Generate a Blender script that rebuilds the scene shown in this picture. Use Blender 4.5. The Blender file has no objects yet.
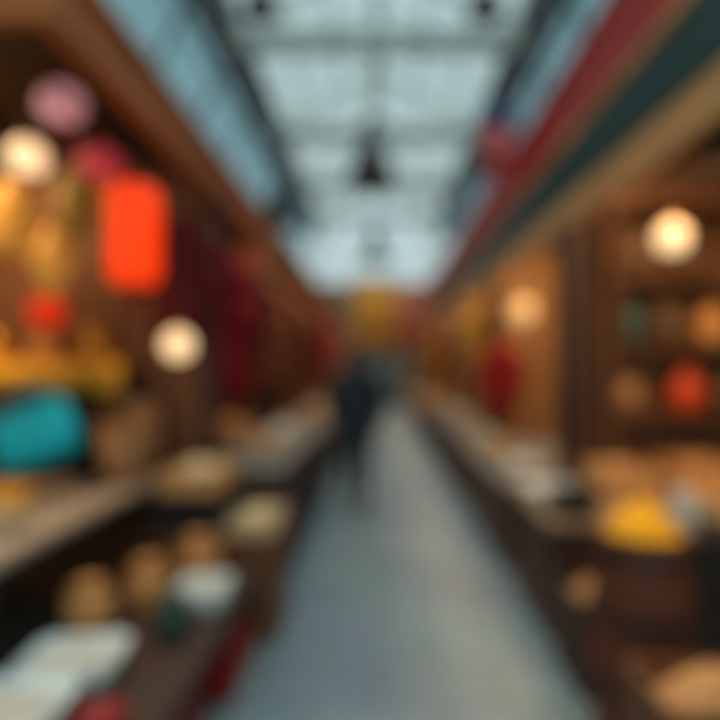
import bpy, bmesh, math, random
from mathutils import Vector, Matrix, noise

random.seed(7)
C = bpy.context.scene.collection
SC = bpy.context.scene
PI = math.pi

# ------------------------------------------------------------------ camera
EYE = 1.6
FPX = 600.0
cam_d = bpy.data.cameras.new('camera')
cam = bpy.data.objects.new('camera', cam_d)
C.objects.link(cam)
cam.location = (0, 0, EYE)
cam.rotation_euler = (PI / 2, 0, 0)
cam_d.sensor_width = 36
cam_d.lens = 36 * FPX / 720
cam_d.shift_x = -18 / 720
cam_d.shift_y = 4 / 720
cam_d.clip_start = 0.05
cam_d.dof.use_dof = True            # the whole photograph is out of focus: lens focused right in front
cam_d.dof.focus_distance = 0.3
cam_d.dof.aperture_fstop = 1.62
SC.camera = cam

# ------------------------------------------------------------------ world, sun, exposure
w = bpy.data.worlds.new('sky')
SC.world = w
w.use_nodes = True
nt = w.node_tree
bg = nt.nodes['Background']
tc = nt.nodes.new('ShaderNodeTexCoord')
sx = nt.nodes.new('ShaderNodeSeparateXYZ')
rp = nt.nodes.new('ShaderNodeValToRGB')
rp.color_ramp.elements[0].position = 0.0
rp.color_ramp.elements[0].color = (0.60, 0.72, 0.73, 1)
rp.color_ramp.elements[1].position = 1.0
rp.color_ramp.elements[1].color = (1.25, 1.55, 1.60, 1)
e = rp.color_ramp.elements.new(0.5)
e.color = (0.50, 0.68, 0.70, 1)
nt.links.new(tc.outputs['Generated'], sx.inputs[0])
nt.links.new(sx.outputs['Z'], rp.inputs[0])
nt.links.new(rp.outputs[0], bg.inputs[0])
bg.inputs[1].default_value = 1.0

sun_d = bpy.data.lights.new('sun', 'SUN')
sun = bpy.data.objects.new('sun', sun_d)
C.objects.link(sun)
sun.location = (0, 4, 14)
sun.rotation_euler = (math.radians(-8), math.radians(3), 0)
sun_d.energy = 2.7
sun_d.angle = math.radians(70)
sun_d.color = (0.90, 0.98, 1.0)

vs = SC.view_settings
vs.view_transform = 'Standard'
vs.look = 'None'
vs.exposure = 0.25
vs.gamma = 1.0
vs.use_curve_mapping = False
SC.display_settings.display_device = 'sRGB'
STALL_FILL = 9.0  # strength of the fill lamps added inside the stalls


def at(px, py, Y):
    """a point of the photograph read back at a depth Y"""
    return Vector(((px - 378) / FPX * Y, Y, EYE - (py - 364) / FPX * Y))


# ------------------------------------------------------------------ materials
def lin(c):
    return tuple(((v / 255) / 12.92 if v / 255 <= 0.04045 else ((v / 255 + 0.055) / 1.055) ** 2.4) for v in c)


def mat(name, rgb, rough=0.7, var=0.25, scale=6.0, stretch=(1, 1, 1), metal=0.0, emit=0.0, bump=0.15, kind='noise'):
    m = bpy.data.materials.new(name)
    m.use_nodes = True
    n = m.node_tree
    b = n.nodes['Principled BSDF']
    c = lin(rgb)
    t = n.nodes.new('ShaderNodeTexCoord')
    mp = n.nodes.new('ShaderNodeMapping')
    mp.inputs['Scale'].default_value = stretch
    n.links.new(t.outputs['Object'], mp.inputs[0])
    if kind == 'noise':
        x = n.nodes.new('ShaderNodeTexNoise')
        x.inputs['Scale'].default_value = scale
        x.inputs['Detail'].default_value = 4
        fac = x.outputs['Fac']
    else:
        x = n.nodes.new('ShaderNodeTexWave')
        x.inputs['Scale'].default_value = scale
        x.inputs['Distortion'].default_value = 5
        x.inputs['Detail'].default_value = 3
        fac = x.outputs['Fac']
    n.links.new(mp.outputs[0], x.inputs[0])
    r = n.nodes.new('ShaderNodeValToRGB')
    r.color_ramp.elements[0].position = 0.25
    r.color_ramp.elements[1].position = 0.75
    r.color_ramp.elements[0].color = tuple(v * (1 - var) for v in c) + (1,)
    r.color_ramp.elements[1].color = tuple(min(1, v * (1 + var)) for v in c) + (1,)
    n.links.new(fac, r.inputs[0])
    n.links.new(r.outputs[0], b.inputs['Base Color'])
    b.inputs['Roughness'].default_value = rough
    b.inputs['Metallic'].default_value = metal
    if bump:
        bp = n.nodes.new('ShaderNodeBump')
        bp.inputs['Strength'].default_value = bump
        bp.inputs['Distance'].default_value = 0.02
        n.links.new(fac, bp.inputs['Height'])
        n.links.new(bp.outputs[0], b.inputs['Normal'])
    if emit:
        n.links.new(r.outputs[0], b.inputs['Emission Color'])
        b.inputs['Emission Strength'].default_value = emit
    return m


def glass_mat(name, tint, gloss=0.07, milk=0.0):
    m = bpy.data.materials.new(name)
    m.use_nodes = True
    n = m.node_tree
    n.nodes.remove(n.nodes['Principled BSDF'])
    out = n.nodes['Material Output']
    tr = n.nodes.new('ShaderNodeBsdfTransparent')
    tr.inputs[0].default_value = tint + (1,)
    gl = n.nodes.new('ShaderNodeBsdfGlossy')
    gl.inputs['Roughness'].default_value = 0.1
    mx = n.nodes.new('ShaderNodeMixShader')
    mx.inputs[0].default_value = gloss
    n.links.new(tr.outputs[0], mx.inputs[1])
    n.links.new(gl.outputs[0], mx.inputs[2])
    n.links.new(mx.outputs[0], out.inputs[0])
    return m


def cloth_mat(name, rgb):
    m = mat(name, rgb, 0.9, 0.12, 4)
    n = m.node_tree
    b = n.nodes['Principled BSDF']
    tl = n.nodes.new('ShaderNodeBsdfTranslucent')
    tl.inputs[0].default_value = lin(rgb) + (1,)
    mx = n.nodes.new('ShaderNodeMixShader')
    mx.inputs[0].default_value = 0.7
    n.links.new(b.outputs[0], mx.inputs[1])
    n.links.new(tl.outputs[0], mx.inputs[2])
    n.links.new(mx.outputs[0], n.nodes['Material Output'].inputs[0])
    return m


def paving_mat():
    m = bpy.data.materials.new('paving')
    m.use_nodes = True
    n = m.node_tree
    b = n.nodes['Principled BSDF']
    t = n.nodes.new('ShaderNodeTexCoord')
    br = n.nodes.new('ShaderNodeTexBrick')
    br.inputs['Scale'].default_value = 1.0
    br.inputs['Brick Width'].default_value = 0.6
    br.inputs['Row Height'].default_value = 0.4
    br.inputs['Mortar Size'].default_value = 0.008
    br.inputs['Color1'].default_value = lin((122, 140, 146)) + (1,)
    br.inputs['Color2'].default_value = lin((140, 153, 157)) + (1,)
    br.inputs['Mortar'].default_value = lin((96, 100, 104)) + (1,)
    n.links.new(t.outputs['Object'], br.inputs['Vector'])
    no = n.nodes.new('ShaderNodeTexNoise')
    no.inputs['Scale'].default_value = 1.3
    no.inputs['Detail'].default_value = 5
    n.links.new(t.outputs['Object'], no.inputs['Vector'])
    mx = n.nodes.new('ShaderNodeMixRGB')
    mx.blend_type = 'MULTIPLY'
    mx.inputs[0].default_value = 0.35
    n.links.new(br.outputs['Color'], mx.inputs[1])
    n.links.new(no.outputs['Color'], mx.inputs[2])
    n.links.new(mx.outputs[0], b.inputs['Base Color'])
    b.inputs['Roughness'].default_value = 0.42
    bp = n.nodes.new('ShaderNodeBump')
    bp.inputs['Strength'].default_value = 0.2
    bp.inputs['Distance'].default_value = 0.01
    n.links.new(br.outputs['Fac'], bp.inputs['Height'])
    bp.invert = True
    n.links.new(bp.outputs[0], b.inputs['Normal'])
    return m


M = dict(
    paving=paving_mat(),
    plaster=mat('dark_plaster', (88, 72, 58), 0.9),
    far_plaster=mat('beige_plaster', (196, 168, 136), 0.9),
    steel=mat('grey_steel', (94, 99, 99), 0.55, 0.15),
    pale_steel=mat('pale_steel', (208, 220, 216), 0.55, 0.12),
    iron=mat('black_iron', (34, 34, 36), 0.5, 0.2),
    dark_iron=mat('dark_teal_iron', (26, 44, 52), 0.5, 0.2),
    brown_wood=mat('brown_wood', (186, 108, 46), 0.6, 0.25, 3, (6, 0.6, 6), kind='wave'),
    tan_wood=mat('tan_wood', (224, 166, 104), 0.6, 0.22, 3, (6, 0.6, 6), kind='wave'),
    gold_wood=mat('gold_wood', (196, 138, 66), 0.6, 0.25, 3, (4, 4, 0.6), kind='wave'),
    tan_panel=mat('tan_panel', (178, 128, 80), 0.65, 0.25, 3, (4, 4, 0.6), kind='wave'),
    barrel_wood=mat('red_brown_wood', (104, 52, 28), 0.65, 0.3, 3, (4, 4, 0.6), kind='wave'),
    red_black_wood=mat('red_black_wood', (44, 22, 16), 0.65, 0.3, 3, (4, 4, 0.6), kind='wave'),
    mid_wood=mat('mid_wood', (120, 76, 42), 0.65, 0.3, 3, (4, 4, 0.6), kind='wave'),
    dark_wood=mat('dark_wood', (66, 40, 26), 0.65, 0.3, 3, (4, 4, 0.6), kind='wave'),
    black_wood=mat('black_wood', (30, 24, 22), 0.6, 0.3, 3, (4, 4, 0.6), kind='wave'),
    grey_board=mat('grey_board', (186, 164, 138), 0.7, 0.18, 3, (6, 0.6, 6), kind='wave'),
    pale_board=mat('pale_board', (216, 186, 140), 0.7, 0.2, 3, (6, 0.6, 6), kind='wave'),
    green_paint=mat('green_paint', (26, 70, 64), 0.5, 0.2, 3),
    red_paint=mat('red_paint', (206, 30, 18), 0.55, 0.2, 3),
    maroon=mat('maroon_cloth', (150, 6, 20), 0.9, 0.3, 5),
    deep_maroon=mat('deep_maroon_cloth', (96, 10, 16), 0.9, 0.3, 5),
    crimson=mat('crimson_cloth', (156, 14, 18), 0.9, 0.3, 5),
    rust=mat('rust_cloth', (140, 74, 40), 0.9, 0.3, 5),
    mustard=mat('mustard_cloth', (222, 164, 36), 0.9, 0.2, 5),
    golden=mat('golden_cloth', (250, 176, 50), 0.85, 0.2, 5),
    black_cloth=mat('black_cloth', (22, 22, 26), 0.9, 0.3, 5),
    navy=mat('navy_cloth', (22, 42, 56), 0.9, 0.25, 6),
    navy2=mat('dark_navy_cloth', (14, 22, 34), 0.9, 0.25, 6),
    grey_cloth=mat('grey_cloth', (150, 140, 130), 0.9, 0.2, 5),
    taupe=mat('taupe_cloth', (156, 128, 100), 0.9, 0.2, 5),
    teal=mat('teal_cloth', (6, 204, 236), 0.8, 0.2, 4),
    white=mat('white_enamel', (226, 236, 232), 0.5, 0.08, 4),
    pale_grey_enamel=mat('pale_grey_enamel', (200, 198, 186), 0.5, 0.08, 4),
    cream=mat('cream_grain', (226, 196, 146), 0.9, 0.25, 40, bump=0.6),
    pale_grain=mat('pale_grain', (208, 200, 184), 0.9, 0.2, 40, bump=0.6),
    tan_grain=mat('tan_grain', (198, 142, 88), 0.9, 0.25, 40, bump=0.6),
    yellow=mat('yellow_spice', (255, 172, 4), 0.85, 0.16, 40, bump=0.5),
    orange=mat('orange_glaze', (226, 74, 22), 0.4, 0.2, 5),
    ochre=mat('ochre_clay', (212, 146, 82), 0.7, 0.2, 5),
    brass=mat('brass', (214, 160, 60), 0.35, 0.2, 5, metal=0.7),
    wicker=mat('wicker', (186, 136, 86), 0.8, 0.4, 30, (1, 1, 3), bump=0.6),
    green_glaze=mat('dark_green_glaze', (44, 74, 62), 0.35, 0.2, 5),
    red_plastic=mat('red_plastic', (170, 26, 20), 0.45, 0.12, 4),
    pink=mat('pink_red_cloth', (214, 92, 92), 0.85, 0.15, 4),
    blue=mat('blue_cloth', (60, 92, 140), 0.85, 0.15, 4),
    salmon=mat('salmon_cloth', (206, 122, 96), 0.85, 0.15, 4),
    skin=mat('skin', (190, 140, 112), 0.6, 0.08, 8),
    hair=mat('dark_hair', (34, 26, 22), 0.6, 0.3, 30, (1, 1, 0.2), bump=0.4),
    shoe=mat('shoe_leather', (18, 16, 16), 0.45, 0.2, 8),
    glow=mat('warm_bulb_glow', (255, 214, 160), 0.4, 0.02, 3, emit=1.05, bump=0),
    glow_dim=mat('dim_bulb_glow', (255, 200, 130), 0.4, 0.02, 3, emit=0.55, bump=0),
    glow_pink=mat('pink_paper_glow', (214, 146, 148), 0.6, 0.1, 3, emit=0.5, bump=0),
    glow_red=mat('red_paper_glow', (196, 66, 74), 0.6, 0.1, 3, emit=0.28, bump=0),
    glow_orange=mat('orange_paper_glow', (255, 58, 0), 0.6, 0.08, 3, emit=0.8, bump=0),
    glow_ember=mat('ember_paper_glow', (225, 44, 8), 0.6, 0.08, 3, emit=0.4, bump=0),
    glow_yellow=mat('yellow_paper_glow', (214, 156, 60), 0.6, 0.12, 3, emit=0.22, bump=0),
    glow_olive=mat('olive_paper_glow', (140, 110, 40), 0.6, 0.12, 3, emit=0.12, bump=0),
    roof_glass=glass_mat('roof_glass', (0.89, 0.90, 0.89)),
    side_glass=glass_mat('side_glass', (0.56, 0.66, 0.69)),
    gable_glass=glass_mat('gable_glass', (0.94, 0.95, 0.95)),
    door_glass=glass_mat('grey_door_glass', (0.20, 0.19, 0.17)),
    banner_gold=cloth_mat('golden_banner_cloth', (250, 204, 110)),
    banner_salmon=cloth_mat('salmon_banner_cloth', (234, 166, 138)),
    lamp_brown=mat('brown_black_iron', (44, 36, 32), 0.5, 0.2),
    shelf_brown=mat('dim_brown_glaze', (96, 66, 38), 0.5, 0.25, 5),
)


# ------------------------------------------------------------------ mesh helpers
class MB:
    def __init__(self):
        self.bm = bmesh.new()

    def box(self, c, s, rot=None, bevel=0.0):
        r = bmesh.ops.create_cube(self.bm, size=1.0)
        vs_ = r['verts']
        mtx = Matrix.Translation(Vector(c)) @ (rot.to_4x4() if rot else Matrix.Identity(4)) @ Matrix.Diagonal((s[0], s[1], s[2], 1))
        bmesh.ops.transform(self.bm, matrix=mtx, verts=vs_)
        if bevel:
            es = {ed for v in vs_ for ed in v.link_edges}
            bmesh.ops.bevel(self.bm, geom=list(es), offset=bevel, segments=2, affect='EDGES', profile=0.5)
        return self

    def bar(self, a, b, r0, r1=None, seg=10):
        a, b = Vector(a), Vector(b)
        d = b - a
        r1 = r0 if r1 is None else r1
        q = d.to_track_quat('Z', 'Y').to_matrix().to_4x4()
        bmesh.ops.create_cone(self.bm, cap_ends=True, segments=seg, radius1=r0, radius2=r1, depth=d.length,
                              matrix=Matrix.Translation((a + b) / 2) @ q)
        return self

    def beam(self, a, b, wd, ht):
        a, b = Vector(a), Vector(b)
        d = b - a
        q = d.to_track_quat('Y', 'Z').to_matrix()
        return self.box((a + b) / 2, (wd, d.length, ht), q)

    def lathe(self, prof, c=(0, 0, 0), seg=24, ripple=0.0, nrip=8):
        c = Vector(c)
        rings = []
        for (r, z) in prof:
            if r < 1e-5:
                rings.append([self.bm.verts.new(c + Vector((0, 0, z)))])
            else:
                rings.append([self.bm.verts.new(c + Vector((
                    r * (1 + ripple * math.cos(nrip * 2 * PI * k / seg)) * math.cos(2 * PI * k / seg),
                    r * (1 + ripple * math.cos(nrip * 2 * PI * k / seg)) * math.sin(2 * PI * k / seg), z))) for k in range(seg)])
        for i in range(len(rings) - 1):
            A, B = rings[i], rings[i + 1]
            for k in range(seg):
                k2 = (k + 1) % seg
                if len(A) == 1 and len(B) == 1:
                    continue
                if len(A) == 1:
                    self.bm.faces.new((A[0], B[k], B[k2]))
                elif len(B) == 1:
                    self.bm.faces.new((A[k], B[0], A[k2]))
                else:
                    self.bm.faces.new((A[k], B[k], B[k2], A[k2]))
        return self

    def ball(self, c, r, s=(1, 1, 1), seg=20):
        bmesh.ops.create_uvsphere(self.bm, u_segments=seg, v_segments=max(8, seg // 2), radius=1,
                                  matrix=Matrix.Translation(Vector(c)) @ Matrix.Diagonal((r * s[0], r * s[1], r * s[2], 1)))
        return self

    def loft(self, rings, cap=True):
        R = [[self.bm.verts.new(Vector(p)) for p in ring] for ring in rings]
        for i in range(len(R) - 1):
            n_ = len(R[i])
            for k in range(n_):
                self.bm.faces.new((R[i][k], R[i][(k + 1) % n_], R[i + 1][(k + 1) % n_], R[i + 1][k]))
        if cap:
            self.bm.faces.new(R[0][::-1])
            self.bm.faces.new(R[-1])
        return self

    def torus(self, c, R_, r, axis='Z', seg=20, sec=8, a0=0, a1=2 * PI):
        closed = abs(a1 - a0 - 2 * PI) < 1e-6
        n_ = seg if closed else seg + 1
        rings = []
        for i in range(n_):
            t = a0 + (a1 - a0) * i / seg
            ring = []
            for k in range(sec):
                p = 2 * PI * k / sec
                x, y, z = (R_ + r * math.cos(p)) * math.cos(t), (R_ + r * math.cos(p)) * math.sin(t), r * math.sin(p)
                v = {'Z': (x, y, z), 'Y': (x, z, y), 'X': (z, x, y)}[axis]
                ring.append(self.bm.verts.new(Vector(c) + Vector(v)))
            rings.append(ring)
        for i in range(n_ if closed else n_ - 1):
            A, B = rings[i], rings[(i + 1) % n_]
            for k in range(sec):
                self.bm.faces.new((A[k], A[(k + 1) % sec], B[(k + 1) % sec], B[k]))
        if not closed:
            self.bm.faces.new(rings[0])
            self.bm.faces.new(rings[-1][::-1])
        return self

    def build(self, name, material, parent=None, smooth=False, loc=None):
        bmesh.ops.recalc_face_normals(self.bm, faces=self.bm.faces[:])
        me = bpy.data.meshes.new(name)
        self.bm.to_mesh(me)
        self.bm.free()
        if smooth:
            for p in me.polygons:
                p.use_smooth = True
        me.materials.append(material)
        o = bpy.data.objects.new(name, me)
        C.objects.link(o)
        if parent:
            o.parent = parent
        if loc:
            o.location = loc
        return o


def tag(o, label, cat, group=None, kind=None):
    o['label'] = label
    o['category'] = cat
    if group:
        o['group'] = group
    if kind:
        o['kind'] = kind
    return o


def thing(name, label, cat, loc=(0, 0, 0), rotz=0.0, group=None):
    o = bpy.data.objects.new(name, None)
    o.empty_display_size = 0.1
    C.objects.link(o)
    o.location = loc
    o.rotation_euler = (0, 0, rotz)
    return tag(o, label, cat, group)


def struct(o):
    o['kind'] = 'structure'
    return o


def dup(root, loc, label, rotz=None, group=None, mats=None):
    r = root.copy()
    C.objects.link(r)
    r.location = loc
    if rotz is not None:
        r.rotation_euler = (0, 0, rotz)
    r['label'] = label
    if group:
        r['group'] = group
    for ch in list(root.children):
        c = ch.copy()
        C.objects.link(c)
        c.parent = r
        for g in ch.children:
            d = g.copy()
            C.objects.link(d)
            d.parent = c
    return r


# ------------------------------------------------------------------ the hall
Y0, Y1 = -3.0, 22.0
WX = 2.9
KX, KZ = 2.3, 6.75
EZ = 5.5
AZ = 7.75

struct(MB().box((0, (Y0 + Y1) / 2, -0.06), (2 * WX + 0.6, Y1 - Y0 + 1, 0.12)).build('floor', M['paving']))
for nm, s in (('wall_left', -1), ('wall_right', 1)):
    struct(MB().box((s * (WX + 0.1), (Y0 + Y1) / 2, EZ / 2), (0.2, Y1 - Y0, EZ)).build(nm, M['plaster']))

# far wall with a wide door opening, and a round headed window in the gable above it
GB = 4.55
mb = MB()
mb.box((-1.95, Y1 + 0.1, GB / 2), (1.9, 0.2, GB))
mb.box((1.95, Y1 + 0.1, GB / 2), (1.9, 0.2, GB))
mb.box((0, Y1 + 0.1, (2.6 + GB) / 2), (2.0, 0.2, GB - 2.6))
struct(mb.build('wall_far', M['far_plaster']))
d = struct(MB().box((0, Y1 + 0.12, 1.3), (1.98, 0.05, 2.58)).build('door_1', M['door_glass']))
mb = MB()
for x in (-0.97, 0, 0.97):
    mb.box((x, Y1 + 0.07, 1.3), (0.07, 0.05, 2.58))
for z in (0.05, 0.9, 2.2, 2.55):
    mb.box((0, Y1 + 0.07, z), (1.98, 0.05, 0.07))
mb.build('door_frame', M['steel'], d)
mb = MB()
mb.bar((0.08, Y1 + 0.0, 0.95), (0.08, Y1 + 0.0, 1.35), 0.015)
mb.bar((0.08, Y1 + 0.0, 1.0), (0.08, Y1 + 0.06, 1.0), 0.012).bar((0.08, Y1 + 0.0, 1.3), (0.08, Y1 + 0.06, 1.3), 0.012)
mb.build('door_handle', M['brass'], d)

# gable glazing following the roof outline
prof = [(-WX, GB), (WX, GB), (WX, EZ), (KX, KZ), (0, AZ), (-KX, KZ), (-WX, EZ)]
mb = MB()
mb.loft([[(x, Y1 + 0.08, z) for x, z in prof], [(x, Y1 + 0.10, z) for x, z in prof]])
gw = struct(mb.build('window_1', M['gable_glass']))
mb = MB()
for x in (-1.9, -0.95, 0, 0.95, 1.9):
    top = AZ - abs(x) / KX * (AZ - KZ)
    mb.beam((x, Y1 + 0.05, GB), (x, Y1 + 0.05, top), 0.05, 0.05)
mb.box((0, Y1 + 0.05, 5.6), (2 * WX, 0.05, 0.05))
mb.torus((0, Y1 + 0.02, GB + 0.2), 2.35, 0.05, 'Y', 28, 6, 0, PI)
mb.build('window_frame', M['pale_steel'], gw)

# glazed roof: two slopes of panes
th = 0.012
mb = MB()
for s in (-1, 1):
    p = [(s * KX, KZ), (0, AZ)]
    mb.loft([[(p[0][0], y, p[0][1]), (p[1][0], y, p[1][1]), (p[1][0], y, p[1][1] + th), (p[0][0], y, p[0][1] + th)] for y in (Y0, Y1)])
roof = struct(mb.build('ceiling', M['roof_glass']))
mb = MB()
nb = 0
y = Y0
while y <= Y1:
    for s in (-1, 1):
        mb.beam((s * KX, y, KZ - 0.02), (0, y, AZ - 0.02), 0.035, 0.05)
    y += 1.2
for s in (-1, 1):
    for f in (0.33, 0.66):
        mb.beam((s * KX * f, Y0, AZ - (AZ - KZ) * f - 0.04), (s * KX * f, Y1, AZ - (AZ - KZ) * f - 0.04), 0.045, 0.06)
mb.build('glazing_bars', M['pale_steel'], roof)
struct(MB().beam((0, Y0, AZ - 0.1), (0, Y1, AZ - 0.1), 0.14, 0.22).build('trim_1', M['steel']))

# steep side glazing between the wall head and the girder
for i, s in enumerate((-1, 1)):
    mb = MB()
    mb.loft([[(s * WX, y, EZ), (s * KX, y, KZ), (s * (KX + .01), y, KZ + th), (s * (WX + .01), y, EZ + th)] for y in (Y0, Y1)])
    g = struct(mb.build('window_%d' % (i + 2), M['side_glass']))
    mb = MB()
    y = Y0
    while y <= Y1:
        mb.beam((s * (WX - .02), y, EZ), (s * (KX - .02), y, KZ), 0.05, 0.06)
        y += 1.8
    mb.beam((s * 2.58, Y0, 6.1), (s * 2.58, Y1, 6.1), 0.04, 0.04)
    mb.build('window_frame', M['steel'], g)

# lattice girders along both knees
for i, s in enumerate((-1, 1)):
    mb = MB()
    zb, zt = 6.06, 6.86
    X = s * (KX - 0.08)
    for z in (zb, zt):
        mb.beam((X, Y0, z), (X, Y1, z), 0.24, 0.12)
    y = Y0
    k = 0
    mb.box((X, (Y0 + Y1) / 2, (zb + zt) / 2), (0.04, Y1 - Y0, zt - zb))
    while y < Y1 - 0.1:
        mb.beam((X, y, zb), (X, y, zt), 0.16, 0.05)
        y += 0.9
    struct(mb.build('trim_%d' % (i + 2), M['steel']))
# tie beams across
TIE = [1.6, 5.2, 8.84, 12.4, 16.0, 19.6]
for i, y in enumerate(TIE):
    mb = MB()
    mb.box((0, y, 6.22), (2 * KX, 0.16, 0.05)).box((0, y, 6.46), (2 * KX, 0.16, 0.05)).box((0, y, 6.34), (2 * KX, 0.05, 0.24))
    mb.beam((0, y, 6.48), (0, y, AZ - 0.15), 0.07, 0.07)
    for s in (-1, 1):
        mb.beam((s * KX * .95, y, 6.48), (0, y, AZ - .2), 0.07, 0.07)
    struct(mb.build('trim_%d' % (i + 4), M['pale_steel']))


# ------------------------------------------------------------------ people
def person(loc, label):
    s = bpy.data.meshes.new('person')
    V, E, R = [], [], []

    def v(p, r, link=None):
        V.append(p)
        R.append(r if isinstance(r, tuple) else (r, r))
        if link is not None:
            E.append((link, len(V) - 1))
        return len(V) - 1
    pel = v((0, 0, .93), (.15, .105))
    wa = v((0, 0, 1.10), (.14, .10), pel)
    ch = v((0, .01, 1.30), (.165, .11), wa)
    up = v((0, .0, 1.42), (.12, .085), ch)
    nk = v((0, .01, 1.50), .055, up)
    hd = v((0, .03, 1.60), (.07, .085), nk)
    ht = v((0, .025, 1.68), (.075, .09), hd)
    v((0, .02, 1.73), (.05, .06), ht)
    v((0, .13, 1.615), .012, hd)           # nose, facing +Y
    hands = []
    for sgn, swing in ((-1, .12), (1, -.10)):
        sh = v((sgn * .17, 0, 1.41), .062, up)
        el = v((sgn * .235, -.02 + swing * .4, 1.14), .044, sh)
        wr = v((sgn * .25, .04 + swing, .90), .028, el)
        pm = v((sgn * .25, .06 + swing, .83), (.022, .038), wr)
        for k, (dy, ln) in enumerate(((-.03, .075), (-.01, .09), (.012, .085), (.032, .065))):
            f1 = v((sgn * .248, .06 + swing + dy, .79), .009, pm)
            f2 = v((sgn * .243, .065 + swing + dy, .79 - ln * .55), .008, f1)
            v((sgn * .232, .07 + swing + dy, .79 - ln), .007, f2)
        t1 = v((sgn * .235, .105 + swing, .845), .011, wr)
        v((sgn * .228, .13 + swing, .80), .009, t1)
    for sgn, st in ((-1, .17), (1, -.15)):
        hp = v((sgn * .09, 0, .86), .095, pel)
        kn = v((sgn * .095, st * .65 + .03, .50), .06, hp)
        lift = 0.05 if st < 0 else 0.0
        an = v((sgn * .095, st * 1.1 - (.06 if st < 0 else 0), .09 + lift), .037, kn)
        v((sgn * .10, st * 1.1 + .13 - (.06 if st < 0 else 0), .035 + lift * .2), .032, an)
    s.from_pydata(V, E, [])
    o = bpy.data.objects.new('person', s)
    C.objects.link(o)

    def skin_eval(ob, rad, extra=1.0):
        m = ob.modifiers.new('skin', 'SKIN')
        sk = ob.data.skin_vertices[0].data
        for i, r in enumerate(rad):
            sk[i].radius = (r[0] * extra, r[1] * extra)
        sk[0].use_root = True
        ob.modifiers.new('sub', 'SUBSURF').levels = 2
        dg = bpy.context.evaluated_depsgraph_get()
        me = bpy.data.meshes.new_from_object(ob.evaluated_get(dg))
        ob.modifiers.clear()
        ob.data = me
        for p in me.polygons:
            p.use_smooth = True
    skin_eval(o, R)
    o.data.materials.append(M['skin'])
    o.location = loc
    tag(o, label, 'person')

    def sub(name, pts, edges, rad, m):
        me = bpy.data.meshes.new(name)
        me.from_pydata(pts, edges, [])
        ob = bpy.data.objects.new(name, me)
        C.objects.link(ob)
        skin_eval(ob, [(r if isinstance(r, tuple) else (r, r)) for r in rad])
        ob.data.materials.append(m)
        ob.parent = o
        return ob
    # jacket to the thigh: a lofted body, sleeves and collar of their own
    def ell(a_, b_, z, y_=0.0):
        return [(a_ * math.cos(2 * PI * k / 28), y_ + b_ * math.sin(2 * PI * k / 28), z) for k in range(28)]
    mb = MB()
    mb.loft([ell(.215, .18, .76, .0), ell(.21, .165, .90), ell(.185, .145, 1.02), ell(.185, .14, 1.15), ell(.20, .145, 1.30), ell(.215, .135, 1.40), ell(.19, .12, 1.455), ell(.12, .095, 1.49), ell(.07, .07, 1.515, .01)])
    jk = mb.build('jacket', M['navy'], o, True)
    MB().torus((0, .01, 1.50), .066, .018, 'Z', 24, 8).build('collar', M['navy'], jk, True)
    for pts in ([(-.165, 0, 1.405), (-.24, .03, 1.14), (-.252, .155, .91)], [(.165, 0, 1.405), (.24, -.06, 1.14), (.252, -.055, .91)]):
        sl = sub('sleeve', pts, [(0, 1), (1, 2)], [.105, .075, .055], M['navy'])
        sl.parent = jk
    pts = [(0, 0, .93), (-.09, 0, .86), (-.095, .14, .50), (-.095, .185, .10), (.09, 0, .86), (.095, -.068, .50), (.095, -.225, .15)]
    sub('trousers', pts, [(0, 1), (1, 2), (2, 3), (0, 4), (4, 5), (5, 6)], [(.12, .09), .098, .08, .06, .098, .08, .06], M['navy2'])
    for sgn, yy, zz in ((-1, .187, 0), (1, -.225, .03)):
        MB().ball((sgn * .10, yy + .06, .045 + zz), 1, (.05, .14, .045)).box((sgn * .10, yy + .05, .012 + zz), (.085, .25, .024), None, .01).build('shoe', M['shoe'], o, True)
    mb = MB()
    mb.ball((0, .005, 1.655), 1, (.094, .105, .112))
    mb.ball((0, -.05, 1.58), 1, (.08, .055, .09))
    mb.build('hair', M['hair'], o, True)
    MB().ball((-.031, .108, 1.64), .011).ball((.031, .108, 1.64), .011).build('eye', M['black_wood'], o, True)
    return o


walker = person((-.25, 6.8, 0.0), 'person in dark navy jacket and trousers walking along the middle of the aisle')
walker.scale = (1.08, 1.05, 1.04)


# ------------------------------------------------------------------ stalls
LB = [1.95, 4.1, 6.7, 9.7, 13.0, 17.0, 21.0]
RB = [1.0, 4.5, 7.5, 10.5, 14.0, 17.5, 21.0]
LX, RX = -1.1, 1.4


def stall_fill_light(par, x, y0, y1, z, power):  # added fill: an unseen warm lamp under the canopy that brightens the stall
    ld = bpy.data.lights.new('stall_fill_light', 'AREA')
    ld.shape = 'RECTANGLE'
    ld.size = 0.1
    ld.size_y = (y1 - y0) * 0.6
    ld.energy = power
    ld.color = (1.0, 0.66, 0.34)
    lo = bpy.data.objects.new('stall_fill_light', ld)
    C.objects.link(lo)
    lo.parent = par
    lo.location = (x, (y0 + y1) / 2, z - 0.03)
    MB().box((x, (y0 + y1) / 2, z), (0.12, (y1 - y0) * 0.62, 0.04), None, .01).build('fill_housing', M['black_wood'], par)  # casing made up to go with the added fill lamp


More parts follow.
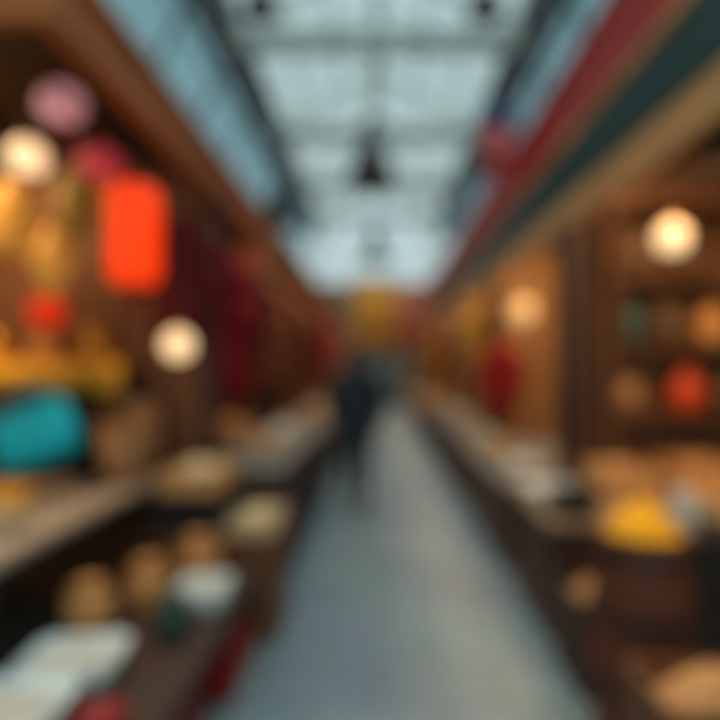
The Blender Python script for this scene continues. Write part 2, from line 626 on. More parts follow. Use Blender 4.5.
lnames = ['first timber stall on the left, its ceiling hung with lit paper lanterns',
          'second timber stall on the left, just past the dark red robes',
          'third timber stall on the left, across from the walking person',
          'fourth timber stall on the left, before the yellow hanging banner',
          'fifth timber stall on the left, beyond the yellow hanging banner',
          'farthest timber stall on the left, next to the end wall']
for i in range(6):
    y0, y1 = LB[i], LB[i + 1]
    L = y1 - y0
    t = thing('market_stall', lnames[i], 'stall', (0, 0, 0), 0, 'timber stalls along the left side')
    yc = (y0 + y1) / 2
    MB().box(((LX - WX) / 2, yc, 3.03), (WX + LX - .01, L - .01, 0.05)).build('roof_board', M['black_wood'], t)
    mb = MB()
    mb.box((LX, yc, 2.86), (0.06, L - .005, 0.28), None, .01).box((LX + .035, yc, 2.98), (0.05, L - .005, 0.05), None, .008).box((LX + .035, yc, 2.74), (0.04, L - .005, 0.04), None, .008)
    mb.build('fascia', M['brown_wood'], t)
    if i == 0:
        MB().box(((LX - WX) / 2, y0 + .03, 2.86), (WX + LX - .05, 0.06, 0.28), None, .01).build('end_fascia', M['brown_wood'], t)
    MB().box(((LX - WX) / 2 - .04, y1 - .04, 1.5), (WX + LX - .1, 0.05, 2.98)).build('partition', M['mid_wood'], t)
    MB().box((LX - .03, y1 - .07, 1.36), (0.10, 0.10, 2.72), None, .01).build('post', M['dark_wood'], t)
    MB().bar((LX - .12, y0 + .05, 2.62), (LX - .12, y1 - .12, 2.62), .009).build('hanging_rail', M['iron'], t)
    stall_fill_light(t, -2.3 if i == 0 else LX - .22, y0 + .1, y1, 2.97, STALL_FILL * L * (1.2 if i == 0 else 1))

rnames = ['first timber stall on the right, with the barrel of yellow spice before it',
          'second timber stall on the right, with the crimson robe at its front',
          'third timber stall on the right, past the crimson robe',
          'fourth timber stall on the right, level with the yellow hanging banner',
          'fifth timber stall on the right, beside the salmon hanging banner',
          'farthest timber stall on the right, next to the end wall']
for i in range(6):
    y0, y1 = RB[i], RB[i + 1]
    L = y1 - y0
    yc = (y0 + y1) / 2
    t = thing('market_stall', rnames[i], 'stall', (0, 0, 0), 0, 'timber stalls along the right side')
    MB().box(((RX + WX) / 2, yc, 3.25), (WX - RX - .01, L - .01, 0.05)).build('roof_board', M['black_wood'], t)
    MB().box((RX, yc, 2.71), (0.06, L - .005, 0.22), None, .01).build('fascia', M['tan_wood'], t)
    MB().box((RX - .01, yc, 2.995), (0.06, L - .005, 0.34), None, .01).build('sign_board', M['green_paint'], t)
    MB().box((RX - .02, yc, 3.205), (0.08, L - .005, 0.07), None, .01).build('cornice', M['tan_wood'], t)
    mb = MB().box((RX, yc, 3.51), (0.06, L - .005, 0.47), None, .01).box((RX - .01, yc, 3.74), (0.09, L - .005, 0.04), None, .008)
    mb.build('parapet_board', M['red_paint'], t)
    MB().box(((RX + WX) / 2 + .04, y1 - .04, 1.6), (WX - RX - .1, 0.05, 3.18)).build('partition', M['mid_wood'] if i == 0 else M['tan_panel'], t)
    MB().box((RX + .03, y1 - .07, 1.30), (0.16, 0.14, 2.60), None, .012).build('post', M['red_black_wood'], t)
    MB().bar((RX + .12, y0 + .05, 2.5), (RX + .12, y1 - .15, 2.5), .009).build('hanging_rail', M['iron'], t)
    stall_fill_light(t, RX + .28, y0 + .1, y1, 3.19, STALL_FILL * L * (1.5 if i == 0 else 1.1))


# ------------------------------------------------------------------ counters and tables
def counter(label, x0, x1, y0, y1, z, top, front, group=None, cloth=None):
    """solid fronted counter; x0 is its aisle side"""
    t = thing('counter', label, 'counter', ((x0 + x1) / 2, (y0 + y1) / 2, 0), 0, group)
    w_, l_ = abs(x1 - x0), y1 - y0
    s = 1 if x0 > x1 else -1      # direction of the aisle
    MB().box((0, 0, z - .02), (w_, l_, 0.04), None, .006).build('worktop', M[top], t)
    fp = MB().box((s * (w_ / 2 - .035), 0, (z - .04) / 2), (0.03, l_ - .06, z - .04), None, .004).build('front_panel', M[front], t)
    for q in (-1, 1):
        MB().box((-s * .02, q * (l_ / 2 - .03), (z - .04) / 2), (w_ - .06, 0.03, z - .04), None, .004).build('end_panel', M[front], t)
    for zz in (.05, z - .09):
        MB().box((s * (w_ / 2 - .012), 0, zz), (0.02, l_ - .06, 0.07), None, .004).build('rail', M[front], fp)
    return t


def table(label, x0, x1, y0, y1, z, top, leg, group=None):
    t = thing('display_table', label, 'table', ((x0 + x1) / 2, (y0 + y1) / 2, 0), 0, group)
    w_, l_ = abs(x1 - x0), y1 - y0
    MB().box((0, 0, z - .0225), (w_, l_, 0.045), None, .006).build('table_top', M[top], t)
    mb = MB()
    for q in (-1, 1):
        mb.box((q * (w_ / 2 - .05), 0, z - .10), (0.025, l_ - .1, 0.11)).box((0, q * (l_ / 2 - .05), z - .10), (w_ - .1, 0.025, 0.11))
    mb.build('apron', M[leg], t)
    for a in (-1, 1):
        for b in (-1, 1):
            MB().box((a * (w_ / 2 - .05), b * (l_ / 2 - .05), (z - .045) / 2), (0.07, 0.07, z - .045), None, .006).build('leg', M[leg], t)
    return t


def crate(label, c, size, m, rotz=0, group=None, tilt=0.0):
    t = thing('wooden_crate', label, 'crate', c, rotz, group)
    a, b, h = size
    for q in (-1, 1):
        mb = MB()
        for k in range(3):
            hh = h / 3 - .012
            mb.box((q * (a / 2 - .008), 0, h * (k + .5) / 3), (0.014, b, hh))
        mb.build('side_panel', M[m], t)
        mb = MB()
        for k in range(3):
            hh = h / 3 - .012
            mb.box((0, q * (b / 2 - .008), h * (k + .5) / 3), (a - .03, 0.014, hh))
        mb.build('end_board', M[m], t)
    for p in (-1, 1):
        for q in (-1, 1):
            MB().box((p * (a / 2 - .028), q * (b / 2 - .028), h / 2), (0.025, 0.025, h)).build('corner_batten', M[m], t)
    MB().box((0, 0, .008), (a - .03, b - .03, .014)).build('base_board', M[m], t)
    return t


def heap(name, label, cat, c, rx, ry, base, h, m, power=1.6, seg=28, amp=.03):
    """a loose heap: filled from `base` below its rim up to a bumpy mound"""
    mb = MB()
    bm = mb.bm
    rings = []
    R = 9
    square = 4.0
    for i in range(R + 1):
        f = i / R
        ring = []
        for k in range(seg):
            th_ = 2 * PI * k / seg
            cx, sy = math.cos(th_), math.sin(th_)
            q = (abs(cx) ** square + abs(sy) ** square) ** (-1 / square) if rx != ry else 1.0
            x, y_ = rx * f * cx * q, ry * f * sy * q
            z = h * (1 - f ** power) + amp * noise.noise(Vector((x * 14 + c[0] * 3, y_ * 14 + c[1], 0))) * (1 - f * .6)
            ring.append((x, y_, z))
        rings.append(ring)
    rings = rings[1:]
    top = bm.verts.new((0, 0, h))
    R0 = [[bm.verts.new(p) for p in r] for r in rings]
    for k in range(seg):
        bm.faces.new((top, R0[0][k], R0[0][(k + 1) % seg]))
    for i in range(len(R0) - 1):
        for k in range(seg):
            bm.faces.new((R0[i][k], R0[i + 1][k], R0[i + 1][(k + 1) % seg], R0[i][(k + 1) % seg]))
    bot = [bm.verts.new((p[0] * .96, p[1] * .96, -base)) for p in rings[-1]]
    for k in range(seg):
        bm.faces.new((R0[-1][k], bot[k], bot[(k + 1) % seg], R0[-1][(k + 1) % seg]))
    bm.faces.new(bot[::-1])
    o = mb.build(name, M[m], None, True, c)
    return tag(o, label, cat, None, 'stuff')


def filled_crate(label, hlabel, c, size, m, hm, hh=.07, rotz=0, group=None, hname='grain_heap', hcat='grain'):
    t = crate(label, c, size, m, rotz, group)
    a, b, h = size
    o = heap(hname, hlabel, hcat, (c[0], c[1], c[2] + h * .8), a / 2 - .045, b / 2 - .045, h * .8 - .02, hh, hm)
    o.rotation_euler = (0, 0, rotz)
    return t


# ------------------------------------------------------------------ lanterns and lamps
def lantern(name, label, p, prof, glow, top_z, cap='brass', tassel=None, ripple=0.0, group=None, cat='lantern'):
    """hanging lantern centred at p, cord up to top_z"""
    t = thing(name, label, cat, p, 0, group)
    MB().lathe(prof, seg=32, ripple=ripple, nrip=8).build('shade', M[glow], t, True)
    rt, zt = prof[0]
    rb, zb = prof[-1]
    rt = max(prof[1][0] * .6, .03)
    MB().lathe([(0, zt + .03), (rt * .6, zt + .03), (rt, zt + .005), (rt, zt - .015), (0, zt - .015)], seg=20).build('cap', M[cap], t, True)
    rb = max(prof[-2][0] * .6, .03)
    MB().lathe([(0, zb + .015), (rb, zb + .015), (rb, zb - .015), (0, zb - .015)], seg=20).build('base_ring', M[cap], t)
    MB().bar((0, 0, zt + .02), (0, 0, top_z - p[2]), .005, seg=6).build('cord', M['iron'], t)
    if tassel:
        MB().lathe([(0, zb - .01), (.012, zb - .02), (.018, zb - .05), (.022, zb - .16), (0, zb - .16)], seg=12).build('tassel', M[tassel], t, True)
    return t


def round_prof(r, sq=1.0, n=12, cut=.25):
    return [(0, r * sq * math.cos(cut))] + [(r * math.sin(cut + (PI - 2 * cut) * k / n), r * sq * math.cos(cut + (PI - 2 * cut) * k / n)) for k in range(n + 1)] + [(0, -r * sq * math.cos(cut))]


def drum_prof(r, h):
    return [(0, h / 2), (r * .72, h / 2), (r * .9, h * .46), (r, h * .38), (r, -h * .38), (r * .9, -h * .46), (r * .72, -h / 2), (0, -h / 2)]


def gem_prof(r, h):
    return [(0, h / 2), (r * .3, h / 2), (r * .8, h * .25), (r, 0), (r * .75, -h * .28), (r * .3, -h / 2), (0, -h / 2)]


LT = 2.995
G = 'paper lanterns hung in the first left stall'
lantern('paper_lantern', 'round pink paper lantern hanging high, topmost on the left', at(62, 105, 2.7), round_prof(.10, .9), 'glow_pink', LT, 'red_plastic', 'maroon', group=G)
lantern('globe_lamp', 'glowing warm white globe lamp at the upper left edge, beside pink lantern', at(27, 158, 2.8), round_prof(.085), 'glow', LT, 'brass', cat='lamp')
lantern('paper_lantern', 'small round red lantern between the pink lantern and the big orange one', at(101, 165, 3.02), round_prof(.11, .85), 'glow_red', LT, 'brass', 'mustard', group=G)
lantern('paper_lantern', 'big glowing orange drum lantern, brightest thing of the left stall', at(135, 236, 2.9), drum_prof(.12, .47), 'glow_orange', LT, 'red_plastic', 'crimson', ripple=.025, group=G)
lantern('paper_lantern', 'yellow gem shaped lantern hanging just above the small red one', at(52, 262, 3.2), gem_prof(.095, .34), 'glow_yellow', LT, 'brass', group=G)
lantern('paper_lantern', 'small low red orange lantern above the golden shelf cloth', at(48, 313, 3.45), round_prof(.105, .9), 'glow_ember', LT, 'brass', group=G)
lantern('paper_lantern', 'olive gold gem lantern behind the small round red lantern', at(76, 205, 3.5), gem_prof(.12, .42), 'glow_olive', LT, 'brass', group=G)
lantern('paper_lantern', 'golden drum lantern cut by the left picture edge', at(8, 222, 3.4), drum_prof(.14, .36), 'glow_yellow', LT, 'brass', group=G)
lantern('globe_lamp', 'glowing warm globe lamp hanging low in front of the dark red robes', at(178, 345, 3.5), round_prof(.085), 'glow', LT, 'brass', cat='lamp')
lantern('globe_lamp', 'bright globe lamp of the first right stall, near the right edge', at(672, 238, 3.2), round_prof(.085), 'glow', 3.215, 'brass', cat='lamp')
lantern('globe_lamp', 'dimmer globe lamp of the second right stall, by the tan partition', at(523, 312, 6.1), round_prof(.13), 'glow_dim', 3.215, 'brass', cat='lamp')


def garment(label, p, width, length, m, rotz=0.0, group=None, name='hanging_robe', rail=True):
    """robe on a hanger; p = where the hook sits on the rail"""
    t = thing(name, label, 'robe', p, rotz, group)
    n = 36
    rings = []
    L = length
    prof_ = [(.0, .16, .03), (.03, .5, .04), (.09, .78, .055), (.25, .80, .06), (.5, .82, .06), (.8, .94, .065), (1.0, 1.0, .07)]
    for f, wv, dv in prof_:
        z = -.10 - f * (L - .1)
        ring = []
        for k in range(n):
            a = 2 * PI * k / n
            fold = 1 + .22 * f * math.cos(9 * a + 1.3)
            ring.append((width / 2 * wv * math.cos(a) * (1 + .03 * f * math.cos(7 * a)), dv * math.sin(a) * fold, z))
        rings.append(ring)
    MB().loft(rings).build('cloth', M[m], t, True)
    for s in (-1, 1):
        mb = MB()
        a, b, c = Vector((s * width * .34, 0, -.20)), Vector((s * width * .52, .01, -.2 - L * .22)), Vector((s * width * .56, .02, -.2 - L * .46))
        mb.bar(a, b, .06, .065, 12).bar(b, c, .065, .075, 12)
        mb.build('sleeve', M[m], t, True)
    mb = MB()
    mb.bar((0, 0, -.035), (0, 0, -.11), .004, seg=6)
    mb.bar((-width * .36, 0, -.19), (0, 0, -.11), .008, seg=6).bar((width * .36, 0, -.19), (0, 0, -.11), .008, seg=6)
    hg = mb.build('hanger', M['iron'], t)
    MB().torus((0, 0, -.008), .026, .004, 'Y', 14, 6, -PI * .4, PI * 1.1).build('hook', M['iron'], hg)
    return t


GR = 'dark red robes at the front of the left stalls'
garment('short dark maroon robe nearest the camera on the left, beside the orange lantern', (LX - .12, 3.72, 2.62), .36, .85, 'deep_maroon', .35, GR)
garment('long maroon robe, middle one of the three maroon robes', (LX - .12, 4.45, 2.62), .40, 1.30, 'maroon', .25, GR)
garment('maroon robe, deepest of the three maroon robes, past the post', (LX - .12, 4.9, 2.62), .40, 1.3, 'maroon', .25, GR)

# ------------------------------------------------------------------ left stall one: shelf, tables, wares
t = thing('wall_shelf', 'wall shelf under a golden yellow cloth at the left edge', 'shelf', (-2.12, 3.84, 1.60))
MB().box((0, 0, -.02), (1.15, .34, .035), None, .005).build('shelf_board', M['mid_wood'], t)
for q in (-1, 1):
    MB().box((q * .45, .1, -.12), (.03, .16, .17), None, .004).build('bracket', M['iron'], t)
cl = []
for k in range(25):
    x = -.56 + 1.12 * k / 24
    cl.append([(x, .165, .004), (x, .165, .022), (x, -.185, .022), (x, -.195 - .012 * math.sin(k * 1.6), -.17 - .02 * math.sin(k * .9)), (x, -.180 - .012 * math.sin(k * 1.6), -.17 - .02 * math.sin(k * .9)), (x, -.176, .004)])
mb = MB()
mb.loft(cl)
o = mb.build('shelf_cloth', M['golden'], None, True, (-2.12, 3.84, 1.60))
tag(o, 'golden yellow cloth draped over the wall shelf on the left', 'cloth')


def jar(label, c, r, h, m, lid, group=None, name='storage_jar'):
    t = thing(name, label, 'jar', c, 0, group)
    MB().lathe([(0, 0), (r * .7, 0), (r * .95, h * .12), (r, h * .4), (r * .85, h * .68), (r * .5, h * .82), (r * .55, h * .88), (0, h * .88)]).build('body', M[m], t, True)
    ld = MB().lathe([(0, h * .87), (r * .62, h * .88), (r * .55, h * .94), (0, h * .96)]).build('lid', M[lid], t, True)
    MB().ball((0, 0, h * .98), r * .14).build('knob', M[lid], ld, True)
    return t


jar('brass jar on the golden shelf, the one nearest the picture edge', (-2.45, 3.84, 1.622), .09, .22, 'brass', 'brass', 'brass jars on the golden shelf')
jar('brass jar on the golden shelf, the one nearest the orange lantern', (-1.80, 3.84, 1.622), .10, .26, 'brass', 'brass', 'brass jars on the golden shelf')
jar('ochre jar on the golden shelf, between the two brass jars', (-2.14, 3.84, 1.622), .08, .19, 'ochre', 'brass')

table('long grey brown display table behind the clay pots at the left edge', -2.45, -1.36, 1.45, 3.95, .90, 'grey_board', 'black_wood')
table('low dark front table carrying clay pots and white trays', -1.33, -.68, 1.45, 3.38, .45, 'dark_wood', 'black_wood')


def trunk(label, c, s, rotz=0):
    t = thing('storage_chest', label, 'chest', c, rotz)
    a, b, h = s
    MB().box((0, 0, h * .36), (a, b, h * .72), None, .012).build('body', M['black_cloth'], t)
    rings = []
    for x in (-a / 2 - .008, a / 2 + .008):
        rings.append([(x, (b / 2 + .008) * math.cos(PI * k / 10), h * .73 + h * .27 * math.sin(PI * k / 10)) for k in range(11)])
    MB().loft(rings).build('lid', M['black_cloth'], t)
    MB().box((0, -b / 2 - .012, h * .7), (.05, .012, .07), None, .003).build('clasp', M['brass'], t)
    return t


trunk('black chest on the left table behind the teal bag', (-2.07, 3.62, .90), (.76, .42, .45))
mb = MB()
for k in range(3):
    mb.box((0, 0, .014 + .026 * k), (.62 - .03 * k, .36 - .02 * k, .024), None, .009)
tag(mb.build('folded_cloth', M['taupe'], None, False, (-1.93, 3.2, .901)), 'folded beige cloth under the teal bag', 'cloth')
# teal shoulder bag leaning on the trunk
p = at(46, 428, 3.22)
t = thing('shoulder_bag', 'bright teal bag leaning on the black chest at the left', 'bag', (p.x, 3.23, .985))
t.rotation_euler = (math.radians(-14), math.radians(-22), 0)
rings = []
for (z, a, b) in ((.09, .10, .05), (.10, .20, .075), (.16, .235, .085), (.28, .225, .075), (.38, .21, .05), (.41, .19, .02)):
    rings.append([(a * math.copysign(abs(math.cos(2 * PI * k / 28)) ** .5, math.cos(2 * PI * k / 28)), b * math.copysign(abs(math.sin(2 * PI * k / 28)) ** .6, math.sin(2 * PI * k / 28)), z) for k in range(28)])
MB().loft(rings).build('body', M['teal'], t, True)
MB().box((0, -.080, .29), (.36, .012, .18), None, .005).build('flap', M['teal'], t)
MB().torus((0, .0, .36), .15, .010, 'Y', 18, 6, 0, PI).build('strap', M['teal'], t, True)


def basket(label, c, r, h, m='wicker', handle=True, group=None):
    t = thing('wicker_basket', label, 'basket', c, 0, group)
    MB().lathe([(0, 0), (r * .75, 0), (r * .9, h * .4), (r, h), (r * .92, h), (r * .83, h * .4), (r * .68, .02), (0, .02)], ripple=.02, nrip=12, seg=48).build('body', M[m], t, True)
    MB().torus((0, 0, h), r * .97, .014, 'Z', 28, 8).build('rim', M[m], t, True)
    if handle:
        MB().torus((0, 0, h), r * .95, .011, 'Y', 20, 8, 0, PI).build('handle', M[m], t, True)
    return t


basket('brown wicker basket with a hoop handle on the left table', (-1.51, 3.54, .901), .14, .34)
heap('grain_heap', 'tan heap filling the hoop handled wicker basket', 'grain', (-1.51, 3.54, 1.19), .105, .105, .10, .07, 'tan_grain')
basket('second wicker basket, without handle, by the warm low globe lamp', (-1.51, 3.83, .901), .12, .44, handle=False)
heap('grain_heap', 'cream heap in the wicker basket without handle', 'grain', (-1.51, 3.83, 1.28), .088, .088, .10, .09, 'cream')


def bowl(label, c, r, h, m, group=None):
    return tag(MB().lathe([(0, 0), (r * .5, 0), (r * .52, h * .1), (r * .8, h * .45), (r, h), (r * .95, h), (r * .74, h * .48), (r * .4, h * .2), (0, h * .18)], seg=28).build('serving_bowl', M[m], None, True, c), label, 'bowl', group)


bowl('yellow bowl on the grey brown table at the left edge', (-1.80, 2.88, .90), .13, .09, 'golden')
bowl('pale cream bowl near the edge of the grey brown table', (-1.60, 2.55, .90), .12, .07, 'pale_board')


def pot(label, c, r, h, m, group=None):
    t = thing('clay_pot', label, 'pot', c, 0, group)
    MB().lathe([(0, 0), (r * .62, 0), (r * .8, h * .12), (r, h * .42), (r * .88, h * .68), (r * .5, h * .86), (r * .46, h * .93), (r * .62, h), (r * .54, h), (r * .38, h * .93), (0, h * .9)]).build('body', M[m], t, True)
    for s in (-1, 1):
        MB().torus((s * r * .72, 0, h * .74), r * .24, r * .06, 'Y', 16, 6, 0, 2 * PI).build('handle', M[m], t, True)
    return t


GP = 'ochre clay pots on the low front table'
pot('ochre clay pot nearest the left picture edge', (-1.22, 2.54, .45), .105, .23, 'ochre', GP)
pot('ochre clay pot, middle of the three on the low table', (-1.07, 2.80, .45), .10, .24, 'ochre', GP)
pot('ochre clay pot nearest the aisle on the low table', (-.94, 3.16, .45), .11, .25, 'ochre', GP)


def tray(label, c, a, b, h, m, rotz=0, group=None):
    t = thing('deep_tray', label, 'tray', c, rotz, group)
    rings = []

    def rr(a_, b_, z):
        return [((a_ / 2) * math.copysign(abs(math.cos(2 * PI * k / 32)) ** .35, math.cos(2 * PI * k / 32)), (b_ / 2) * math.copysign(abs(math.sin(2 * PI * k / 32)) ** .35, math.sin(2 * PI * k / 32)), z) for k in range(32)]
    MB().loft([rr(a * .85, b * .85, 0), rr(a * .97, b * .97, h), rr(a * .91, b * .91, h), rr(a * .8, b * .8, .015)]).build('pan', M[m], t, True)
    MB().loft([rr(a, b, h - .008), rr(a, b, h + .006), rr(a * .92, b * .92, h + .006), rr(a * .92, b * .92, h - .008)], cap=False).build('rim', M[m], t)
    return t


GT = 'white enamel trays on the low front table'
tray('large white tray at the bottom left corner', (-1.18, 1.82, .45), .40, .44, .09, 'white', .0, GT)
heap('rice_heap', 'pale heap filling the large corner tray', 'rice', (-1.18, 1.82, .52), .15, .17, .05, .05, 'pale_grain')
tray('white tray in front of the leftmost clay pot', (-1.11, 2.20, .45), .34, .30, .09, 'white', .1, GT)
heap('rice_heap', 'pale heap in the tray before the leftmost clay pot', 'rice', (-1.11, 2.20, .52), .13, .11, .05, .05, 'pale_grain')
tray('small white tray before the clay pot nearest the aisle', (-.83, 2.86, .45), .24, .26, .10, 'white', .0, GT)
heap('rice_heap', 'pale heap in the small tray nearest the aisle', 'rice', (-.83, 2.86, .53), .09, .10, .05, .05, 'pale_grain')
bowl('red bowl near the bottom edge of the low front table', (-.86, 1.86, .45), .075, .07, 'red_plastic')
jar('dark green glazed jar between two white trays', (-.86, 2.52, .45), .08, .20, 'green_glaze', 'green_glaze')


def plastic_crate(label, c, s, m, rotz=0, group=None):
    t = thing('plastic_crate', label, 'crate', c, rotz, group)
    a, b, h = s
    mb = MB()
    for q in (-1, 1):
        for k in range(4):
            z = h * (k + .5) / 4
            mb.box((q * (a / 2 - .006), 0, z), (.012, b, h / 4 - .015)).box((0, q * (b / 2 - .006), z), (a, .012, h / 4 - .015))
        for k in range(5):
            mb.box((q * (a / 2 - .006), -b / 2 + b * k / 4 * .98 + .003, h / 2), (.014, .02, h)).box((-a / 2 + a * k / 4 * .98 + .003, q * (b / 2 - .006), h / 2), (.02, .014, h))
    mb.box((0, 0, .008), (a, b, .014))
    mb.build('body', M[m], t)
    mb = MB()
    for q in (-1, 1):
        mb.box((q * a / 2, 0, h), (.03, b + .03, .025), None, .005).box((0, q * b / 2, h), (a + .03, .03, .025), None, .005)
    mb.build('rim', M[m], t)
    return t


plastic_crate('red plastic crate on the floor under the low front table', (-.98, 2.35, 0), (.42, .5, .26), 'red_plastic', 0)
plastic_crate('red plastic crate on the floor at the aisle edge, lower left', (-.80, 3.02, 0), (.22, .36, .24), 'red_plastic', 0)

# tray benches towards the second stall
counter('brown wooden counter at the left aisle edge, past the low front table', -.58, -1.33, 3.42, 3.98, .60, 'mid_wood', 'mid_wood')
filled_crate('shallow pale crate at the aisle edge of the brown counter', 'cream heap in the shallow crate at the aisle edge', (-.74, 3.70, .601), (.27, .52, .09), 'pale_board', 'cream', .05)
crate('dark crate on the brown counter, under a tan crate', (-1.10, 3.70, .601), (.36, .50, .24), 'black_wood')
t = crate('tan crate stacked on a dark crate on the brown counter', (-1.10, 3.70, .843), (.36, .50, .13), 'tan_wood')
heap('grain_heap', 'cream heap in the stacked tan crate before the maroon robes', 'grain', (-1.10, 3.70, .945), .135, .205, .08, .07, 'cream')


def handbag(label, c, m, rotz=0):
    t = thing('handbag', label, 'bag', c, rotz)
    rings = []
    for (z, a, b) in ((0, .12, .05), (.02, .15, .065), (.12, .15, .06), (.22, .13, .035)):
        rings.append([(a * math.copysign(abs(math.cos(2 * PI * k / 24)) ** .5, math.cos(2 * PI * k / 24)), b * math.copysign(abs(math.sin(2 * PI * k / 24)) ** .6, math.sin(2 * PI * k / 24)), z) for k in range(24)])
    MB().loft(rings).build('body', M[m], t, True)
    MB().torus((0, 0, .21), .09, .010, 'Y', 18, 6, 0, PI).build('handle', M[m], t, True)
    return t


handbag('black handbag standing below the maroon robes', (-1.36, 4.55, .88), 'black_cloth')

# ------------------------------------------------------------------ first right stall
counter('dark wooden counter of the first right stall', .98, 2.6, 3.42, 4.34, .70, 'taupe', 'dark_wood')


def barrel(label, c, r, h, m):
    t = thing('wooden_barrel', label, 'barrel', c)
    prof_ = [(0, 0.02), (r * .84, 0), (r * .95, h * .25), (r, h * .5), (r * .95, h * .78), (r * .86, h), (r * .80, h), (r * .86, h * .8), (r * .80, h * .74), (0, h * .74)]
    MB().lathe(prof_, seg=40, ripple=.012, nrip=20).build('staves', M[m], t)
    for z, q in ((.1, .895), (.36, 1.0), (.66, .99), (.92, .91)):
        MB().lathe([(r * q + .004, h * z - .018), (r * q + .010, h * z - .018), (r * q + .010, h * z + .018), (r * q + .004, h * z + .018), (r * q + .004, h * z - .018)], seg=40).build('hoop', M['iron'], t)
    return t


barrel('dark wooden barrel topped with yellow spice, lower right', (1.09, 2.47, 0), .205, .91, 'barrel_wood')
heap('spice_heap', 'bright yellow spice heap on the barrel, lower right', 'spice', (1.09, 2.47, .89), .160, .160, .12, .14, 'yellow', 1.9, 36, .02)
crate('dark wooden crate of tan goods at the bottom right corner', (1.09, 1.92, 0), (.48, .34, .58), 'mid_wood')
heap('grain_heap', 'tan heap filling the bottom right corner crate', 'grain', (1.09, 1.92, .52), .19, .12, .30, .11, 'tan_grain')
crate('low dark crate of tan goods on the floor, between barrel and right counter', (1.09, 3.06, 0), (.26, .44, .46), 'dark_wood')
heap('grain_heap', 'tan heap in the low dark crate behind the barrel', 'grain', (1.09, 3.06, .40), .085, .175, .3, .10, 'tan_grain')


def jug(label, c, r, h, m):
    t = thing('enamel_jug', label, 'jug', c)
    MB().lathe([(0, 0), (r * .9, 0), (r, h * .1), (r * .95, h * .55), (r * .6, h * .82), (r * .7, h), (r * .62, h), (r * .52, h * .84), (0, h * .8)]).build('body', M[m], t, True)
    MB().torus((r * .95, 0, h * .6), h * .2, r * .1, 'Y', 18, 8).build('handle', M[m], t, True)
    return t


crate('tall dark crate carrying the white jug behind the barrel', (1.50, 2.92, 0), (.44, .40, .78), 'black_wood')
tag(MB().box((1.50, 2.92, .7925), (.46, .42, .025), None, .004).build('loose_board', M['black_wood']), 'dark board lying under the white jug behind the barrel', 'board')
jug('white jug behind the yellow spice, at the right edge', (1.45, 2.86, .805), .07, .19, 'pale_grey_enamel')
tray('white tray of pale goods on the right counter, aisle side', (1.18, 4.08, .70), .34, .5, .06, 'white')
heap('rice_heap', 'pale heap in the tray on the right counter', 'rice', (1.18, 4.08, .745), .13, .2, .03, .05, 'pale_grain')
GC = 'tan crates of goods on the first right counter'
filled_crate('tan crate beside the white tray on the right counter', 'tan heap in the crate beside the counter tray', (1.60, 3.98, .70), (.38, .40, .24), 'tan_wood', 'tan_grain', .07, 0, GC)
filled_crate('tan crate deepest inside the first right stall', 'cream heap in the crate deepest inside the right stall', (2.16, 4.08, .70), (.44, .44, .26), 'tan_wood', 'tan_grain', .07, 0, GC)
basket('dark wicker basket on the right counter behind the barrel', (1.18, 3.63, .70), .16, .12, 'black_wood', False)
filled_crate('flat pale crate on the right counter, at the picture edge', 'brown heap in the flat crate at the right edge', (2.10, 3.66, .70), (.5, .36, .12), 'pale_board', 'tan_grain', .05, 0, GC)

# shelving against the partition of the first right stall
t = thing('shelf_unit', 'tall brown shelf unit at the back of the first right stall', 'shelf', (2.18, 4.24, 0))
for q in (-1, 1):
    MB().box((q * .56, .02, 1.88), (.04, .26, 1.80)).build('upright', M['mid_wood'], t)
for z in (1.26, 1.72, 2.2, 2.72):
    MB().box((0, .02, z), (1.10, .26, .03)).build('shelf_board', M['mid_wood'], t)
for q in (-1, 1):
    MB().box((q * .56, .02, .86), (.045, .045, .30)).build('foot', M['mid_wood'], t)
jar('orange red glazed jar on the right stall shelf', (2.18, 4.24, 1.2779999999999998), .12, .30, 'orange', 'orange')
jar('brown jar nearest the orange red jar, on its edge side', (2.46, 4.24, 1.2779999999999998), .10, .24, 'shelf_brown', 'brass')
jar('dark green jar on the middle board of the right shelf unit', (1.80, 4.24, 1.738), .10, .30, 'green_glaze', 'green_glaze')
jar('brown jar on the middle board of the right shelf unit', (2.06, 4.24, 1.738), .11, .28, 'shelf_brown', 'brass')
jar('ochre jar on the middle board, nearest the picture edge', (2.36, 4.24, 1.738), .11, .30, 'ochre', 'ochre')
jar('brown jar on the upper board of the right shelf unit', (1.84, 4.24, 2.218), .11, .32, 'shelf_brown', 'brass')
jar('tall brown jar on the upper board behind the bright globe lamp', (2.16, 4.24, 2.218), .12, .36, 'shelf_brown', 'brass')
basket('wicker basket on the lowest board of the right shelf unit', (1.76, 4.24, 1.2779999999999998), .10, .20, 'wicker', False)

